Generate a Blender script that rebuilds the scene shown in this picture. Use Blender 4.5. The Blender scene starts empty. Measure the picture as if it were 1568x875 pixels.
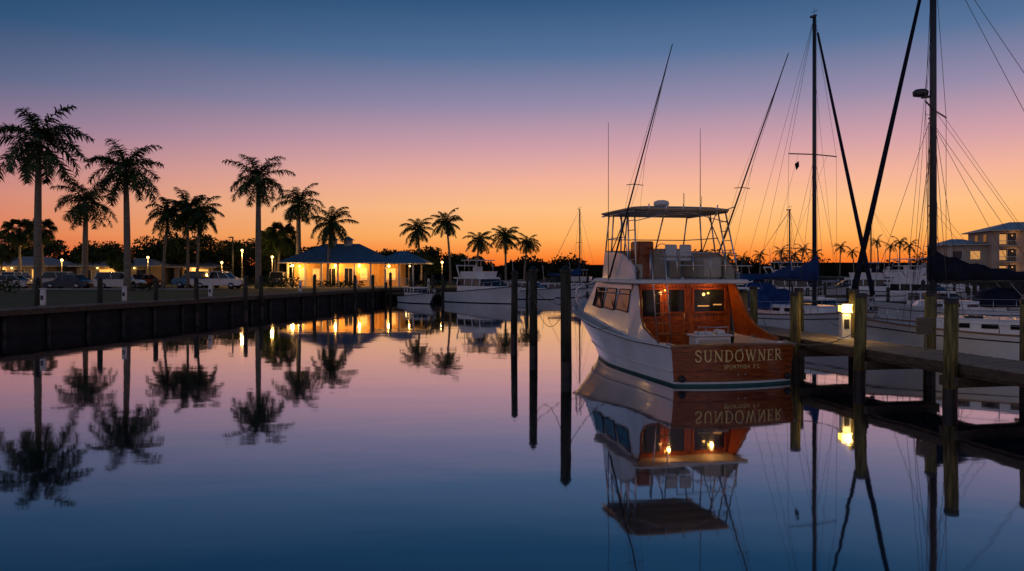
import bpy, math, random
from mathutils import Vector, Matrix
scene=bpy.context.scene
R=random.Random(11)
scene.view_settings.view_transform='Standard'
scene.view_settings.look='None'
scene.view_settings.exposure=0
def s2l(c):
    return tuple(((v/255)/12.92 if v/255<=.04045 else ((v/255+.055)/1.055)**2.4) for v in c)
# ------------------------------------------------------------------ materials
def mat(name,col,rough=.6,metal=0.,var=.25,scale=3.,stretch=(1,1,1),bump=0.,coat=0.,emit=None,es=0.,detail=5,col2=None,spec=None):
    m=bpy.data.materials.new(name); m.use_nodes=True
    nt=m.node_tree; b=nt.nodes['Principled BSDF']
    b.inputs['Roughness'].default_value=rough; b.inputs['Metallic'].default_value=metal
    b.inputs['Coat Weight'].default_value=coat; b.inputs['Coat Roughness'].default_value=.08
    if spec is not None: b.inputs['Specular IOR Level'].default_value=spec
    tc=nt.nodes.new('ShaderNodeTexCoord'); mp=nt.nodes.new('ShaderNodeMapping')
    mp.inputs['Scale'].default_value=stretch
    nz=nt.nodes.new('ShaderNodeTexNoise'); nz.inputs['Scale'].default_value=scale; nz.inputs['Detail'].default_value=detail
    cr=nt.nodes.new('ShaderNodeValToRGB')
    c2=col2 if col2 else tuple(min(1,c*(1+var)) for c in col)
    c1=tuple(c*(1-var) for c in col)
    cr.color_ramp.elements[0].position=.32; cr.color_ramp.elements[0].color=(*c1,1)
    cr.color_ramp.elements[1].position=.68; cr.color_ramp.elements[1].color=(*c2,1)
    L=nt.links.new
    L(tc.outputs['Object'],mp.inputs['Vector']); L(mp.outputs['Vector'],nz.inputs['Vector'])
    L(nz.outputs['Fac'],cr.inputs['Fac']); L(cr.outputs['Color'],b.inputs['Base Color'])
    if bump:
        bp=nt.nodes.new('ShaderNodeBump'); bp.inputs['Strength'].default_value=.6; bp.inputs['Distance'].default_value=bump
        L(nz.outputs['Fac'],bp.inputs['Height']); L(bp.outputs['Normal'],b.inputs['Normal'])
    if emit:
        b.inputs['Emission Color'].default_value=(*emit,1); b.inputs['Emission Strength'].default_value=es
    return m
M={}
M['gel']=mat('gelcoat_white',(.72,.73,.74),.18,var=.08,scale=1.2,coat=.4)
M['gelcream']=mat('gelcoat_cream',(.5,.43,.33),.4,var=.1)
M['tanroof']=mat('hardtop_canvas_tan',(.42,.33,.22),.6,var=.12)
M['deck']=mat('deck_nonskid',(.5,.49,.45),.6,var=.1,scale=20)
M['mahog']=mat('varnished_mahogany',(.20,.036,.006),.22,var=.5,scale=2.2,stretch=(1.2,1.2,16),coat=.35,detail=8,col2=(.44,.10,.018),spec=.3)
M['mahogv']=mat('varnished_mahogany_upright',(.24,.048,.008),.22,var=.5,scale=2.2,stretch=(14,14,1.1),coat=.35,detail=8,col2=(.48,.12,.02),spec=.3)
M['teak']=mat('teak_cap',(.24,.12,.05),.45,var=.3,scale=6,stretch=(1,6,1))
M['gold']=mat('gold_leaf',(.95,.66,.24),.5,metal=.0,var=.08,scale=8)
M['teal']=mat('bottom_paint',(.008,.09,.085),.5,var=.3)
M['glass']=mat('dark_glass',(.012,.015,.018),.05,var=.2)
M['chrome']=mat('stainless_tube',(.5,.5,.52),.3,metal=.9,var=.08)
M['white']=mat('white_paint',(.68,.68,.66),.4,var=.08)
M['black']=mat('black_rubber',(.02,.02,.022),.6,var=.3)
M['alu']=mat('dark_spar',(.05,.05,.055),.4,metal=.4,var=.15)
M['rig']=mat('rigging_wire',(.07,.065,.065),.4,metal=.4,var=.1)
M['navy']=mat('navy_canvas',(.007,.011,.025),.85,var=.4,scale=3,bump=.03,spec=.2)
M['bluecv']=mat('blue_canvas',(.012,.045,.15),.8,var=.35,scale=3,bump=.03,spec=.2)
M['pile']=mat('weathered_piling',(.12,.095,.032),.85,var=.55,scale=5,stretch=(3,3,.35),bump=.03,col2=(.27,.22,.065))
M['piledark']=mat('tarred_piling',(.016,.014,.011),.8,var=.5,scale=5,stretch=(3,3,.35),bump=.03,col2=(.05,.047,.022))
M['wet']=mat('wet_piling',(.012,.011,.008),.5,var=.5,scale=9,bump=.02)
M['cap']=mat('piling_cap',(.015,.015,.015),.5,var=.3)
M['plank']=mat('dock_plank',(.30,.235,.165),.8,var=.45,scale=2.5,stretch=(1,9,1),bump=.01)
M['beam']=mat('dock_timber',(.085,.06,.036),.85,var=.4,scale=3,stretch=(4,1,4),bump=.01)
M['conc']=mat('seawall_timber',(.018,.017,.014),.9,var=.5,scale=1.2,stretch=(1,1,2.5),bump=.02)
M['bwalk']=mat('boardwalk_plank',(.17,.14,.11),.85,var=.4,scale=2,bump=.01)
M['grass']=mat('grass',(.030,.058,.012),.95,var=.5,scale=.9,bump=.08,detail=9)
M['asph']=mat('asphalt',(.05,.05,.052),.9,var=.25,scale=3)
M['kerb']=mat('kerb',(.28,.27,.25),.85,var=.2)
M['leafp']=mat('palm_leaf',(.022,.048,.012),.6,var=.6,scale=.9,col2=(.055,.095,.022),spec=.25)
M['leaf']=mat('tree_leaf',(.018,.034,.010),.8,var=.6,scale=.5,col2=(.045,.07,.018),spec=.2)
M['leafd']=mat('distant_leaf',(.012,.018,.008),.9,var=.5,scale=.1,spec=.1)
M['trunk']=mat('palm_trunk',(.19,.165,.12),.85,var=.35,scale=2,stretch=(1,1,6),bump=.03)
M['shaft']=mat('palm_crownshaft',(.05,.10,.02),.5,var=.2)
M['bark']=mat('bark',(.06,.045,.03),.9,var=.4,scale=3,bump=.04)
M['roofb']=mat('metal_roof_blue',(.09,.175,.26),.42,metal=.2,var=.15,scale=.6)
M['roofw']=mat('metal_roof_pale',(.33,.36,.38),.45,metal=.2,var=.12,scale=.6)
M['wall']=mat('stucco_ochre',(.58,.34,.11),.85,var=.12,scale=3,bump=.01)
M['wallc']=mat('stucco_cream',(.26,.235,.20),.85,var=.15,scale=.3)
M['condo']=mat('stucco_condominium',(.42,.35,.28),.85,var=.12,scale=.25)
M['trim']=mat('trim_white',(.6,.52,.38),.6,var=.06)
M['lit']=mat('lit_window',(.4,.22,.07),.4,var=.2,scale=2,emit=(1,.45,.09),es=1.2)
M['litd']=mat('dim_lit_window',(.3,.18,.07),.4,var=.2,scale=2,emit=(1,.45,.12),es=.55)
M['bulb']=mat('lamp_globe',(.9,.8,.5),.4,var=.02,emit=(1,.60,.15),es=9)
M['bulby']=mat('dock_light_lens',(.9,.8,.4),.4,var=.02,emit=(1,.60,.08),es=4)
M['pole']=mat('lamp_pole',(.02,.022,.02),.5,var=.2)
M['rope']=mat('mooring_rope',(.2,.16,.11),.9,var=.3,scale=30)
M['vinyl']=mat('seat_vinyl',(.55,.55,.52),.5,var=.06)
M['red']=mat('tail_lamp',(.3,.01,.01),.3,var=.1)
# ------------------------------------------------------------------ mesh builder
class MB:
    def __init__(s): s.v=[];s.f=[];s.m=[];s.sm=[];s.mats=[]
    def add(s,vs,fs,mt,smooth=False):
        mt=M[mt] if isinstance(mt,str) else mt
        if mt not in s.mats: s.mats.append(mt)
        k=s.mats.index(mt); o=len(s.v)
        s.v+=[tuple(v) for v in vs]; s.f+=[tuple(o+i for i in f) for f in fs]
        s.m+=[k]*len(fs); s.sm+=[smooth]*len(fs)
    def box(s,x0,x1,y0,y1,z0,z1,mt,bev=0):
        if bev:
            b=min(bev,(x1-x0)/3,(y1-y0)/3,(z1-z0)/3)
            rings=[]
            for z,i in ((z0,b),(z0+b,0),(z1-b,0),(z1,b)):
                a0,a1,c0,c1=x0+i,x1-i,y0+i,y1-i
                rings.append([(a0+b,c0,z),(a1-b,c0,z),(a1,c0+b,z),(a1,c1-b,z),(a1-b,c1,z),(a0+b,c1,z),(a0,c1-b,z),(a0,c0+b,z)])
            s.loft(rings,mt); return
        v=[(x0,y0,z0),(x1,y0,z0),(x1,y1,z0),(x0,y1,z0),(x0,y0,z1),(x1,y0,z1),(x1,y1,z1),(x0,y1,z1)]
        s.add(v,[(0,3,2,1),(4,5,6,7),(0,1,5,4),(1,2,6,5),(2,3,7,6),(3,0,4,7)],mt)
    def loft(s,rings,mt,closed=True,caps=True,smooth=False):
        n=len(rings[0]); v=[p for r in rings for p in r]; f=[]
        for i in range(len(rings)-1):
            for j in range(n if closed else n-1):
                k=(j+1)%n; f.append((i*n+j,i*n+k,(i+1)*n+k,(i+1)*n+j))
        if caps and closed:
            f.append(tuple(range(n-1,-1,-1))); f.append(tuple((len(rings)-1)*n+j for j in range(n)))
        s.add(v,f,mt,smooth)
    def tube(s,pts,r,mt,n=6,r1=None,caps=True):
        pts=[Vector(p) for p in pts]; rings=[]
        for i,p in enumerate(pts):
            d=(pts[min(i+1,len(pts)-1)]-pts[max(i-1,0)]).normalized()
            a=Vector((0,0,1)) if abs(d.z)<.9 else Vector((1,0,0))
            u=d.cross(a).normalized(); w=d.cross(u)
            rr=r if r1 is None else r+(r1-r)*i/(len(pts)-1)
            rings.append([p+(u*math.cos(2*math.pi*j/n)+w*math.sin(2*math.pi*j/n))*rr for j in range(n)])
        s.loft(rings,mt,smooth=True,caps=caps)
    def lathe(s,x,y,prof,mt,n=12):
        s.loft([[(x+r*math.cos(2*math.pi*j/n),y+r*math.sin(2*math.pi*j/n),z) for j in range(n)] for z,r in prof],mt,smooth=True)
    def sphere(s,c,r,mt,sx=1,sy=1,sz=1,n=10):
        rings=[]
        for i in range(1,n):
            a=math.pi*i/n
            rings.append([(c[0]+r*sx*math.sin(a)*math.cos(2*math.pi*j/n),c[1]+r*sy*math.sin(a)*math.sin(2*math.pi*j/n),c[2]-r*sz*math.cos(a)) for j in range(n)])
        s.loft(rings,mt,smooth=True)
    def obj(s,name,parent=None,loc=None,rz=0):
        me=bpy.data.meshes.new(name); me.from_pydata(s.v,[],s.f)
        for m in s.mats: me.materials.append(m)
        me.polygons.foreach_set('material_index',s.m); me.polygons.foreach_set('use_smooth',s.sm)
        me.update()
        o=bpy.data.objects.new(name,me); scene.collection.objects.link(o)
        if parent: o.parent=parent
        if loc: o.location=loc
        o.rotation_euler[2]=rz
        return o
def empty(name,loc=(0,0,0),rz=0):
    o=bpy.data.objects.new(name,None); scene.collection.objects.link(o); o.location=loc; o.rotation_euler[2]=rz
    o.empty_display_size=.5; return o
def lamp(name,loc,power,col=(1,.45,.12),r=.12,parent=None):
    l=bpy.data.lights.new(name,'POINT'); l.energy=power; l.color=col; l.shadow_soft_size=r
    o=bpy.data.objects.new(name,l); scene.collection.objects.link(o); o.location=loc
    if parent: o.parent=parent
    return o
def tab(t,x):
    if x<=t[0][0]: return t[0][1]
    for (a,b),(c,d) in zip(t,t[1:]):
        if x<=c:
            k=(x-a)/(c-a); 
            return b+(d-b)*k
    return t[-1][1]
# ------------------------------------------------------------------ world
w=bpy.data.worlds.new('World'); scene.world=w; w.use_nodes=True
nt=w.node_tree; nt.nodes.clear(); L=nt.links.new; N=nt.nodes.new
SAZ=math.radians(24)
tc=N('ShaderNodeTexCoord'); nm=N('ShaderNodeVectorMath'); nm.operation='NORMALIZE'; L(tc.outputs['Generated'],nm.inputs[0])
sp=N('ShaderNodeSeparateXYZ'); L(nm.outputs[0],sp.inputs[0])
hz=N('ShaderNodeVectorMath'); hz.operation='MULTIPLY'; hz.inputs[1].default_value=(1,1,0); L(nm.outputs[0],hz.inputs[0])
hn=N('ShaderNodeVectorMath'); hn.operation='NORMALIZE'; L(hz.outputs[0],hn.inputs[0])
dt=N('ShaderNodeVectorMath'); dt.operation='DOT_PRODUCT'; dt.inputs[1].default_value=(math.sin(SAZ),math.cos(SAZ),0); L(hn.outputs[0],dt.inputs[0])
def ramp(stops):
    r=N('ShaderNodeValToRGB'); e=r.color_ramp.elements
    while len(e)>1: e.remove(e[-1])
    for i,(p,c) in enumerate(stops):
        el=e[0] if i==0 else e.new(p)
        el.position=p; el.color=(*s2l(c),1)
    L(zc.outputs[0],r.inputs['Fac']); return r
zc=N('ShaderNodeMath'); zc.operation='MAXIMUM'; zc.inputs[1].default_value=0; L(sp.outputs['Z'],zc.inputs[0])
rA=ramp([(0,(240,98,30)),(.016,(252,136,52)),(.04,(255,178,96)),(.075,(254,190,132)),(.11,(242,178,154)),(.15,(208,158,168)),(.20,(150,138,168)),(.26,(84,112,152)),(.33,(34,80,122)),(.5,(14,50,88)),(1,(8,30,62))])
rB=ramp([(0,(206,76,46)),(.016,(214,88,60)),(.04,(214,110,88)),(.08,(196,118,118)),(.12,(158,114,136)),(.16,(110,104,138)),(.20,(66,90,126)),(.26,(26,70,108)),(.33,(6,52,88)),(.5,(4,36,66)),(1,(6,28,56))])
rC=ramp([(0,(125,106,120)),(.1,(176,146,152)),(.3,(146,142,162)),(.6,(80,104,138)),(1,(10,34,64))])  # unseen sky opposite the sunset, brightened to add fill light on the boat
m1=N('ShaderNodeMapRange'); m1.interpolation_type='SMOOTHSTEP'; m1.inputs[1].default_value=.34; m1.inputs[2].default_value=1.0; L(dt.outputs['Value'],m1.inputs[0])
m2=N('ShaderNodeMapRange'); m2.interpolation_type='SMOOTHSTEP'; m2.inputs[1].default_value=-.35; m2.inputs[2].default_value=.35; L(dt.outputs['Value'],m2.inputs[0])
x1=N('ShaderNodeMix'); x1.data_type='RGBA'; L(m1.outputs[0],x1.inputs['Factor']); L(rB.outputs[0],x1.inputs['A']); L(rA.outputs[0],x1.inputs['B'])
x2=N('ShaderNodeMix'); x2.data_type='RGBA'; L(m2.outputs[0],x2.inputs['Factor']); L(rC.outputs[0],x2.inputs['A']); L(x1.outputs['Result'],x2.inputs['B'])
sky=N('ShaderNodeTexSky'); sky.sky_type='NISHITA'; sky.sun_disc=False; sky.sun_elevation=math.radians(-1.0); sky.sun_rotation=SAZ
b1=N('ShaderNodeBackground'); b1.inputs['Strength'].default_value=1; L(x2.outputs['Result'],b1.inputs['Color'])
b2=N('ShaderNodeBackground'); b2.inputs['Strength'].default_value=.01; L(sky.outputs[0],b2.inputs['Color'])
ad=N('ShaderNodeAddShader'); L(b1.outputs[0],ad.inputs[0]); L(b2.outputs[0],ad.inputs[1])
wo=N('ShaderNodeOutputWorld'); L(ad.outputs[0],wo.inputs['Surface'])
sl=bpy.data.lights.new('sun','SUN'); sl.energy=.3; sl.angle=math.radians(2); sl.color=(1,.6,.35)
so=bpy.data.objects.new('sun',sl); scene.collection.objects.link(so)
sd=Vector((math.sin(SAZ),math.cos(SAZ),math.tan(math.radians(-1)))); so.rotation_euler=sd.to_track_quat('Z','Y').to_euler(); so.location=(0,0,30)
# ------------------------------------------------------------------ camera
cam=bpy.data.cameras.new('camera'); co=bpy.data.objects.new('camera',cam); scene.collection.objects.link(co)
co.location=(0,0,3.3); co.rotation_euler=(math.radians(90),0,0); cam.lens=28.0; cam.sensor_width=36; cam.shift_y=-.0163
cam.clip_end=6000; cam.clip_start=.1; scene.camera=co
# ------------------------------------------------------------------ water
wm=bpy.data.materials.new('water'); wm.use_nodes=True; nt=wm.node_tree; nt.nodes.clear(); L=nt.links.new; N=nt.nodes.new
df=N('ShaderNodeBsdfDiffuse'); df.inputs['Color'].default_value=(.002,.014,.026,1)
gl=N('ShaderNodeBsdfGlossy'); gl.inputs['Roughness'].default_value=.035; gl.inputs['Color'].default_value=(.95,.95,.98,1)
fr=N('ShaderNodeFresnel'); fr.inputs['IOR'].default_value=1.33
pw=N('ShaderNodeMath'); pw.operation='POWER'; pw.inputs[1].default_value=.37; L(fr.outputs[0],pw.inputs[0])
mx=N('ShaderNodeMixShader'); L(pw.outputs[0],mx.inputs[0]); L(df.outputs[0],mx.inputs[1]); L(gl.outputs[0],mx.inputs[2])
tc=N('ShaderNodeTexCoord'); mp=N('ShaderNodeMapping'); mp.inputs['Scale'].default_value=(.5,1,1); L(tc.outputs['Object'],mp.inputs[0])
nz=N('ShaderNodeTexNoise'); nz.inputs['Scale'].default_value=.6; nz.inputs['Detail'].default_value=3; nz.inputs['Roughness'].default_value=.45; L(mp.outputs[0],nz.inputs['Vector'])
bp=N('ShaderNodeBump'); bp.inputs['Strength'].default_value=1; bp.inputs['Distance'].default_value=.005; L(nz.outputs['Fac'],bp.inputs['Height'])
L(bp.outputs[0],gl.inputs['Normal'])
ou=N('ShaderNodeOutputMaterial'); L(mx.outputs[0],ou.inputs['Surface'])
mb=MB(); mb.add([(-3500,-500,0),(3500,-500,0),(3500,4500,0),(-3500,4500,0)],[(0,1,2,3)],wm); mb.obj('water')
# ------------------------------------------------------------------ land
GZ=1.2
shore=[(-38,-60),(-30,15),(-25,39),(-20.2,57),(-14.5,79),(-13.5,84),(0,86),(3,100),(4,150),(12,205),(75,215),(78,140),(95,128),(260,120)]
poly=shore+[(3400,120),(3400,4400),(-3400,4400),(-3400,-60)]
mb=MB(); mb.add([(x,y,GZ) for x,y in poly],[tuple(range(len(poly)))],'grass'); mb.obj('ground')
mb=MB()
for (a,b),(c,d) in zip(shore,shore[1:]):
    n=max(1,int(math.hypot(c-a,d-b)/2.4)) if b<90 else 1
    mb.add([(a,b,-.8),(c,d,-.8),(c,d,GZ-.004),(a,b,GZ-.004)],[(0,1,2,3)],'conc')
    if b>90: continue
    dx,dy=(c-a)/math.hypot(c-a,d-b),(d-b)/math.hypot(c-a,d-b)
    for i in range(n):
        x=a+(c-a)*i/n; y=b+(d-b)*i/n
        mb.tube([(x+dy*.12,y-dx*.12,-.5),(x+dy*.12,y-dx*.12,1.1)],.11,'wet',6)
mb.obj('seawall')
mb=MB(); 
segs=[(-28,25),(-25,39),(-20.2,57),(-14.5,79),(-13.5,84),(0,86)]
for k,((a,b),(c,d)) in enumerate(zip(segs,segs[1:])):
    ln=math.hypot(c-a,d-b); dx,dy=(c-a)/ln,(d-b)/ln; nx,ny=dy,-dx
    n=int(ln/.2)
    for i in range(n):
        t0=i*ln/n+.01; t1=(i+1)*ln/n-.01; h=1.30+R.uniform(-.006,.006)
        q=[(a+dx*t+nx*o,b+dy*t+ny*o) for t,o in ((t0,-1.1),(t0,.35),(t1,.35),(t1,-1.1))]
        mb.add([(x,y,h-.05) for x,y in q]+[(x,y,h) for x,y in q],[(4,5,6,7),(0,1,5,4),(1,2,6,5),(2,3,7,6),(3,0,4,7)],'bwalk')
    for o in (.32,-1.0):
        q=[(a+nx*o,b+ny*o),(c+nx*o,d+ny*o),(c+nx*(o+.08),d+ny*(o+.08)),(a+nx*(o+.08),b+ny*(o+.08))]
        mb.add([(x,y,1.0) for x,y in q]+[(x,y,1.24) for x,y in q],[(0,1,5,4),(2,3,7,6),(0,3,7,4),(1,2,6,5),(4,5,6,7),(0,1,2,3)],'beam')
mb.obj('boardwalk')
mb=MB(); z=GZ+.004
mb.add([(-120,80,z),(-30,80,z),(-30,96,z),(-120,96,z)],[(0,1,2,3)],'asph')
for x in range(-118,-31,3): mb.box(x,x+.12,83,88,z+.003,z+.006,'white')
mb.obj('parking_lot')
mb=MB(); mb.box(-120,-29.8,79.7,79.95,GZ-.05,GZ+.14,'kerb',.02); mb.obj('kerb')
mb=MB(); z=GZ+.008; mb.add([(-30,90,z),(-8,90,z),(-4,87.5,z),(-13,85.6,z),(-29,86,z)],[(0,4,3,2,1)],'kerb'); mb.obj('footpath')
# ------------------------------------------------------------------ vegetation
def palm(x,y,top,cr,kind='royal',z0=GZ,name='palm_tree',into=None):
    mb=into or MB(); r=R
    royal=kind=='royal'
    cz=top-cr*.56
    lean=(r.uniform(-.6,.6),r.uniform(-.5,.5)) if not royal else (r.uniform(-.2,.2),0)
    tr=.33 if royal else .18
    if kind=='far': tr=.22
    pts=[];rad=[]
    for i in range(9):
        t=i/8; zz=z0-.1+(cz-z0+.1)*t
        pts.append((x+lean[0]*t*t,y+lean[1]*t*t,zz))
        rad.append(tr*(1.25-.3*t if t<.12 else 1.0-.35*t+ (.12*math.sin(t*3.1) if royal else 0)))
    n=8
    mb.loft([[(p[0]+q*math.cos(2*math.pi*j/n),p[1]+q*math.sin(2*math.pi*j/n),p[2]) for j in range(n)] for p,q in zip(pts,rad)],'trunk',smooth=True)
    cx,cy=pts[-1][0],pts[-1][1]
    if royal:
        mb.lathe(cx,cy,[(cz-1.3,.19),(cz-1.1,.25),(cz-.3,.2),(cz+.15,.08)],'shaft',8)
        mb.tube([(cx,cy,cz),(cx+.1,cy,cz+cr*.42)],.05,'shaft',5,r1=.01)
    else: mb.sphere((cx,cy,cz-.1),.38*cr/2.3,'leafp',n=7)
    nf={'royal':25,'coco':24,'far':12,'sabal':28}[kind]
    for k in range(nf):
        az=k*2.39996+r.uniform(-.25,.25)
        t=(k+.5)/nf
        if kind=='sabal': e=math.radians(80-150*t)
        else: e=math.radians(82-(125 if royal else 130)*t**.9)+r.uniform(-.14,.14)
        Lf=cr*(1.28 if kind!='sabal' else .85)*r.uniform(.82,1.12)*(1 if e>-.2 else .9)
        droop=r.uniform(1.1,1.9)
        if kind=='sabal': droop=.7
        p=Vector((cx,cy,cz)); pp=[p.copy()]; nseg=10
        for i in range(nseg):
            ee=e-droop*(i/nseg)**1.3*(1 if e>-.4 else .5)
            p=p+Vector((math.cos(az)*math.cos(ee),math.sin(az)*math.cos(ee),math.sin(ee)))*(Lf/nseg); pp.append(p.copy())
        mb.tube(pp,.05,'leafp',3,r1=.014,caps=False)
        side=Vector((-math.sin(az),math.cos(az),0))
        nl=44 if kind!='far' else 12
        vs=[];fs=[]
        for i in range(nl):
            tt=(.10+.90*i/(nl-1)) if kind!='sabal' else .5+.5*i/(nl-1)
            a=tt*nseg; i0=min(int(a),nseg-1); q=pp[i0].lerp(pp[i0+1],a-i0); d=(pp[i0+1]-pp[i0]).normalized()
            up=side.cross(d).normalized()
            if up.z<0: up=-up
            ll=cr*.29*(math.sin(math.pi*min(1,tt*.82+.12))**.6)*r.uniform(.75,1.1)
            if kind=='sabal': ll=cr*.42
            for s in (-1,1):
                dirn=(side*s*r.uniform(.6,1)+d*r.uniform(.3,.75)+up*(r.uniform(-.7,.7) if royal else r.uniform(-.7,.2))).normalized()
                e1=q+dirn*ll*.55+Vector((0,0,-ll*.08)); e2=q+dirn*ll+Vector((0,0,-ll*(.4 if kind!='sabal' else .6)))
                wd=(.045 if kind!='far' else .11)*(cr/3)
                o=len(vs); vs+=[q-d*wd,q+d*wd,e1+d*wd*1.0,e1-d*wd*1.0,e2]; fs+=[(o,o+1,o+2,o+3),(o+3,o+2,o+4)]
        mb.add(vs,fs,'leafp')
    if into is None:
        return mb.obj(name)
for x,y,top,cr,kd in [(-42.3,71,16.8,4.0,'royal'),(-36.7,76,14.6,3.4,'royal'),(-48.8,91,12.6,3.2,'royal'),
    (-36.8,84,10.4,2.3,'coco'),(-34.6,85,10.9,2.5,'coco'),(-33.2,84,10.3,2.3,'coco'),
    (-27.4,86,14.8,3.1,'royal'),(-26.0,97,12.8,2.8,'royal'),(-21.3,92,9.9,2.5,'coco'),
    (-12.4,108,9.8,2.2,'coco'),(-8.2,106,10.6,2.1,'coco'),(-4.9,110,8.2,1.9,'coco'),(-.9,115,9.2,2.2,'coco'),(1.8,118,8.1,1.8,'coco'),
    (-58.7,95,9.0,2.0,'sabal'),(-55.3,94,8.9,1.8,'sabal'),(-29.4,100,8.8,2.4,'sabal'),(-30.6,103,8.2,2.2,'sabal'),(-63.5,99,7.4,2.2,'sabal'),(-51.0,104,5.6,1.8,'sabal')]:
    palm(x,y,top,cr,kd)
def leaves(mb,c,rx,ry,rz,n,size,mt):
    vs=[];fs=[]
    for i in range(n):
        while True:
            p=Vector((R.uniform(-1,1),R.uniform(-1,1),R.uniform(-1,1)))
            if .25<p.length<1: break
        q=Vector((c[0]+p.x*rx,c[1]+p.y*ry,c[2]+p.z*rz))
        a=Vector((R.gauss(0,1),R.gauss(0,1),R.gauss(0,1))).normalized(); b=a.orthogonal().normalized(); s=size*R.uniform(.6,1.3)
        o=len(vs); vs+=[q+a*s,q+b*s*.55,q-a*s,q-b*s*.55]; fs.append((o,o+1,o+2,o+3))
    mb.add(vs,fs,mt)
def tree(x,y,h,r,name='oak_tree'):
    mb=MB(); mb.tube([(x,y,GZ-.1),(x+.2,y,GZ+h*.25),(x,y+.1,GZ+h*.5)],.35,'bark',7,r1=.2)
    for k in range(13):
        a=k*2.4; rr=r*R.uniform(.25,.8); c=(x+math.cos(a)*rr,y+math.sin(a)*rr,GZ+h*R.uniform(.5,.82)-rr*.08)
        mb.tube([(x,y,GZ+h*.35),((x+c[0])/2,(y+c[1])/2,c[2]-.7),c],.14,'bark',5,r1=.04)
        s=r*R.uniform(.28,.5); leaves(mb,c,s,s,s*.7,280,.2,'leaf')
    mb.obj(name)
for x,y,h,r in [(-70,118,7,4.5),(-58,112,6.3,4.5),(-52,116,7.4,5),(-46.5,112,8.0,4.5),(-43,118,6.5,5),(-38,112,6.8,4.5),(-33,114,6.6,4),(-28.5,116,5.8,4),(-19,124,5.2,4),(-14,122,6.0,4),(-8.5,124,5.0,4),(-77,110,6,5),(-64,124,6,5),(-31,106,5.5,3.2),(-11.5,104,4.4,2.6)]:
    tree(x,y,h,r)
def hedge(x0,x1,y,h,name='hedge'):
    mb=MB(); n=int((x1-x0)/.7)+1
    for i in range(n):
        leaves(mb,(x0+(x1-x0)*i/max(1,n-1),y+R.uniform(-.2,.2),GZ+h*.5),.6,.5,h*R.uniform(.45,.6),90,.12,'leaf')
    mb.obj(name)
hedge(-46,-42.5,68,1.3); hedge(-37.4,-35.5,78.6,.8); hedge(-27,-23.5,86.8,1.3); hedge(-29.5,-27.6,90,1.5); hedge(-21,-17,88.6,.8); hedge(-11.5,-8,91,.9)
mb=MB()
def lineof(p0,p1,h,n,dep=6):
    for i in range(n):
        t=R.random(); x=p0[0]+(p1[0]-p0[0])*t; y=p0[1]+(p1[1]-p0[1])*t+R.uniform(0,dep)
        hh=h*(.62+.38*math.sin(x*.13+1)*math.sin(x*.045)+.18*math.sin(x*.51))*R.uniform(.75,1.1)
        s=hh*.5; leaves(mb,(x,y,GZ+hh*.5),s*1.5,s,s,70,.5,'leafd')
lineof((8,206),(76,217),7,170); lineof((-40,128),(6,150),5,110); lineof((80,232),(210,232),9,140); lineof((-110,130),(-40,132),7,150)
lineof((-10,210),(20,215),6,50)
mb.add([(8,214,GZ),(76,224,GZ),(76,224,GZ+3.2),(8,214,GZ+3.2)],[(0,1,2,3)],'leafd')
mb.add([(78,240,GZ),(230,240,GZ),(230,240,GZ+4),(78,240,GZ+4)],[(0,1,2,3)],'leafd')
mb.add([(-110,136,GZ),(6,156,GZ),(6,156,GZ+2.6),(-110,136,GZ+3)],[(0,1,2,3)],'leafd')
for x,h in [(58,6.8),(61,6),(66,7),(72,8),(75,7),(82,9),(86,7.6),(93,9.5),(97,8),(104,11),(107,9.6),(110,11),(113,10),(121,9),(134,9)]:
    y=212 if x<76 else 226
    palm(x,y,GZ+h,R.uniform(1.8,2.5),'far',into=mb)
mb.obj('distant_treeline')
# ------------------------------------------------------------------ pilings
def piling(x,y,top,r=.15,dark=False,parent=None,name='mooring_piling',cap='cone'):
    mb=MB(); m='piledark' if dark else 'pile'
    lx=R.uniform(-.03,.03); lx=lx if not dark else lx*.6
    def ring(z,q): return [(x+lx*z+q*math.cos(2*math.pi*j/12),y+q*math.sin(2*math.pi*j/12),z) for j in range(12)]
    mb.loft([ring(-1.5,r*1.05),ring(.0,r*1.04),ring(.45,r*1.03)],'wet',caps=False,smooth=True)
    mb.loft([ring(.45,r*1.03),ring(top*.6,r),ring(top-.12,r*.97)],m,smooth=True)
    if cap=='cone': mb.loft([ring(top-.14,r*1.12),ring(top-.09,r*1.12),ring(top+.05,r*.3),ring(top+.08,r*.05)],'cap',smooth=False)
    else: mb.loft([ring(top-.12,r*1.06),ring(top-.02,r*1.02),ring(top,r*.8)],'cap')
    return mb.obj(name,parent)
piling(.085,34.7,3.2,.14,True); piling(.8,29.6,3.35,.15,True); piling(1.67,24.5,3.35,.165,True)
for x,y,t in [(-26.6,44.6,2.75),(-24.2,46.8,2.75),(-22.8,51,2.7),(-21.0,53,2.7),(-18.9,60,2.8),(-18.6,55.5,2.8),(-16.4,66,2.8),(-14.2,72,2.7),(-13.3,76,2.7),(-12.2,80,2.9),(-10.2,80.5,2.7),(-8.0,80,2.7),(-6.6,76,2.7),(-3.6,84,2.9),(-1.2,80,2.7),(1.6,84,3),(2.6,90,2.9),(-9.2,84.7,3)]:
    piling(x,y,t,.15,True)
for x,y in [(20,62),(24,62),(28,62),(32,62),(36,62),(16,72),(40,70),(44,70),(9,95),(14,95),(19,95)]:
    piling(x,y,2.4,.16,True)
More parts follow.
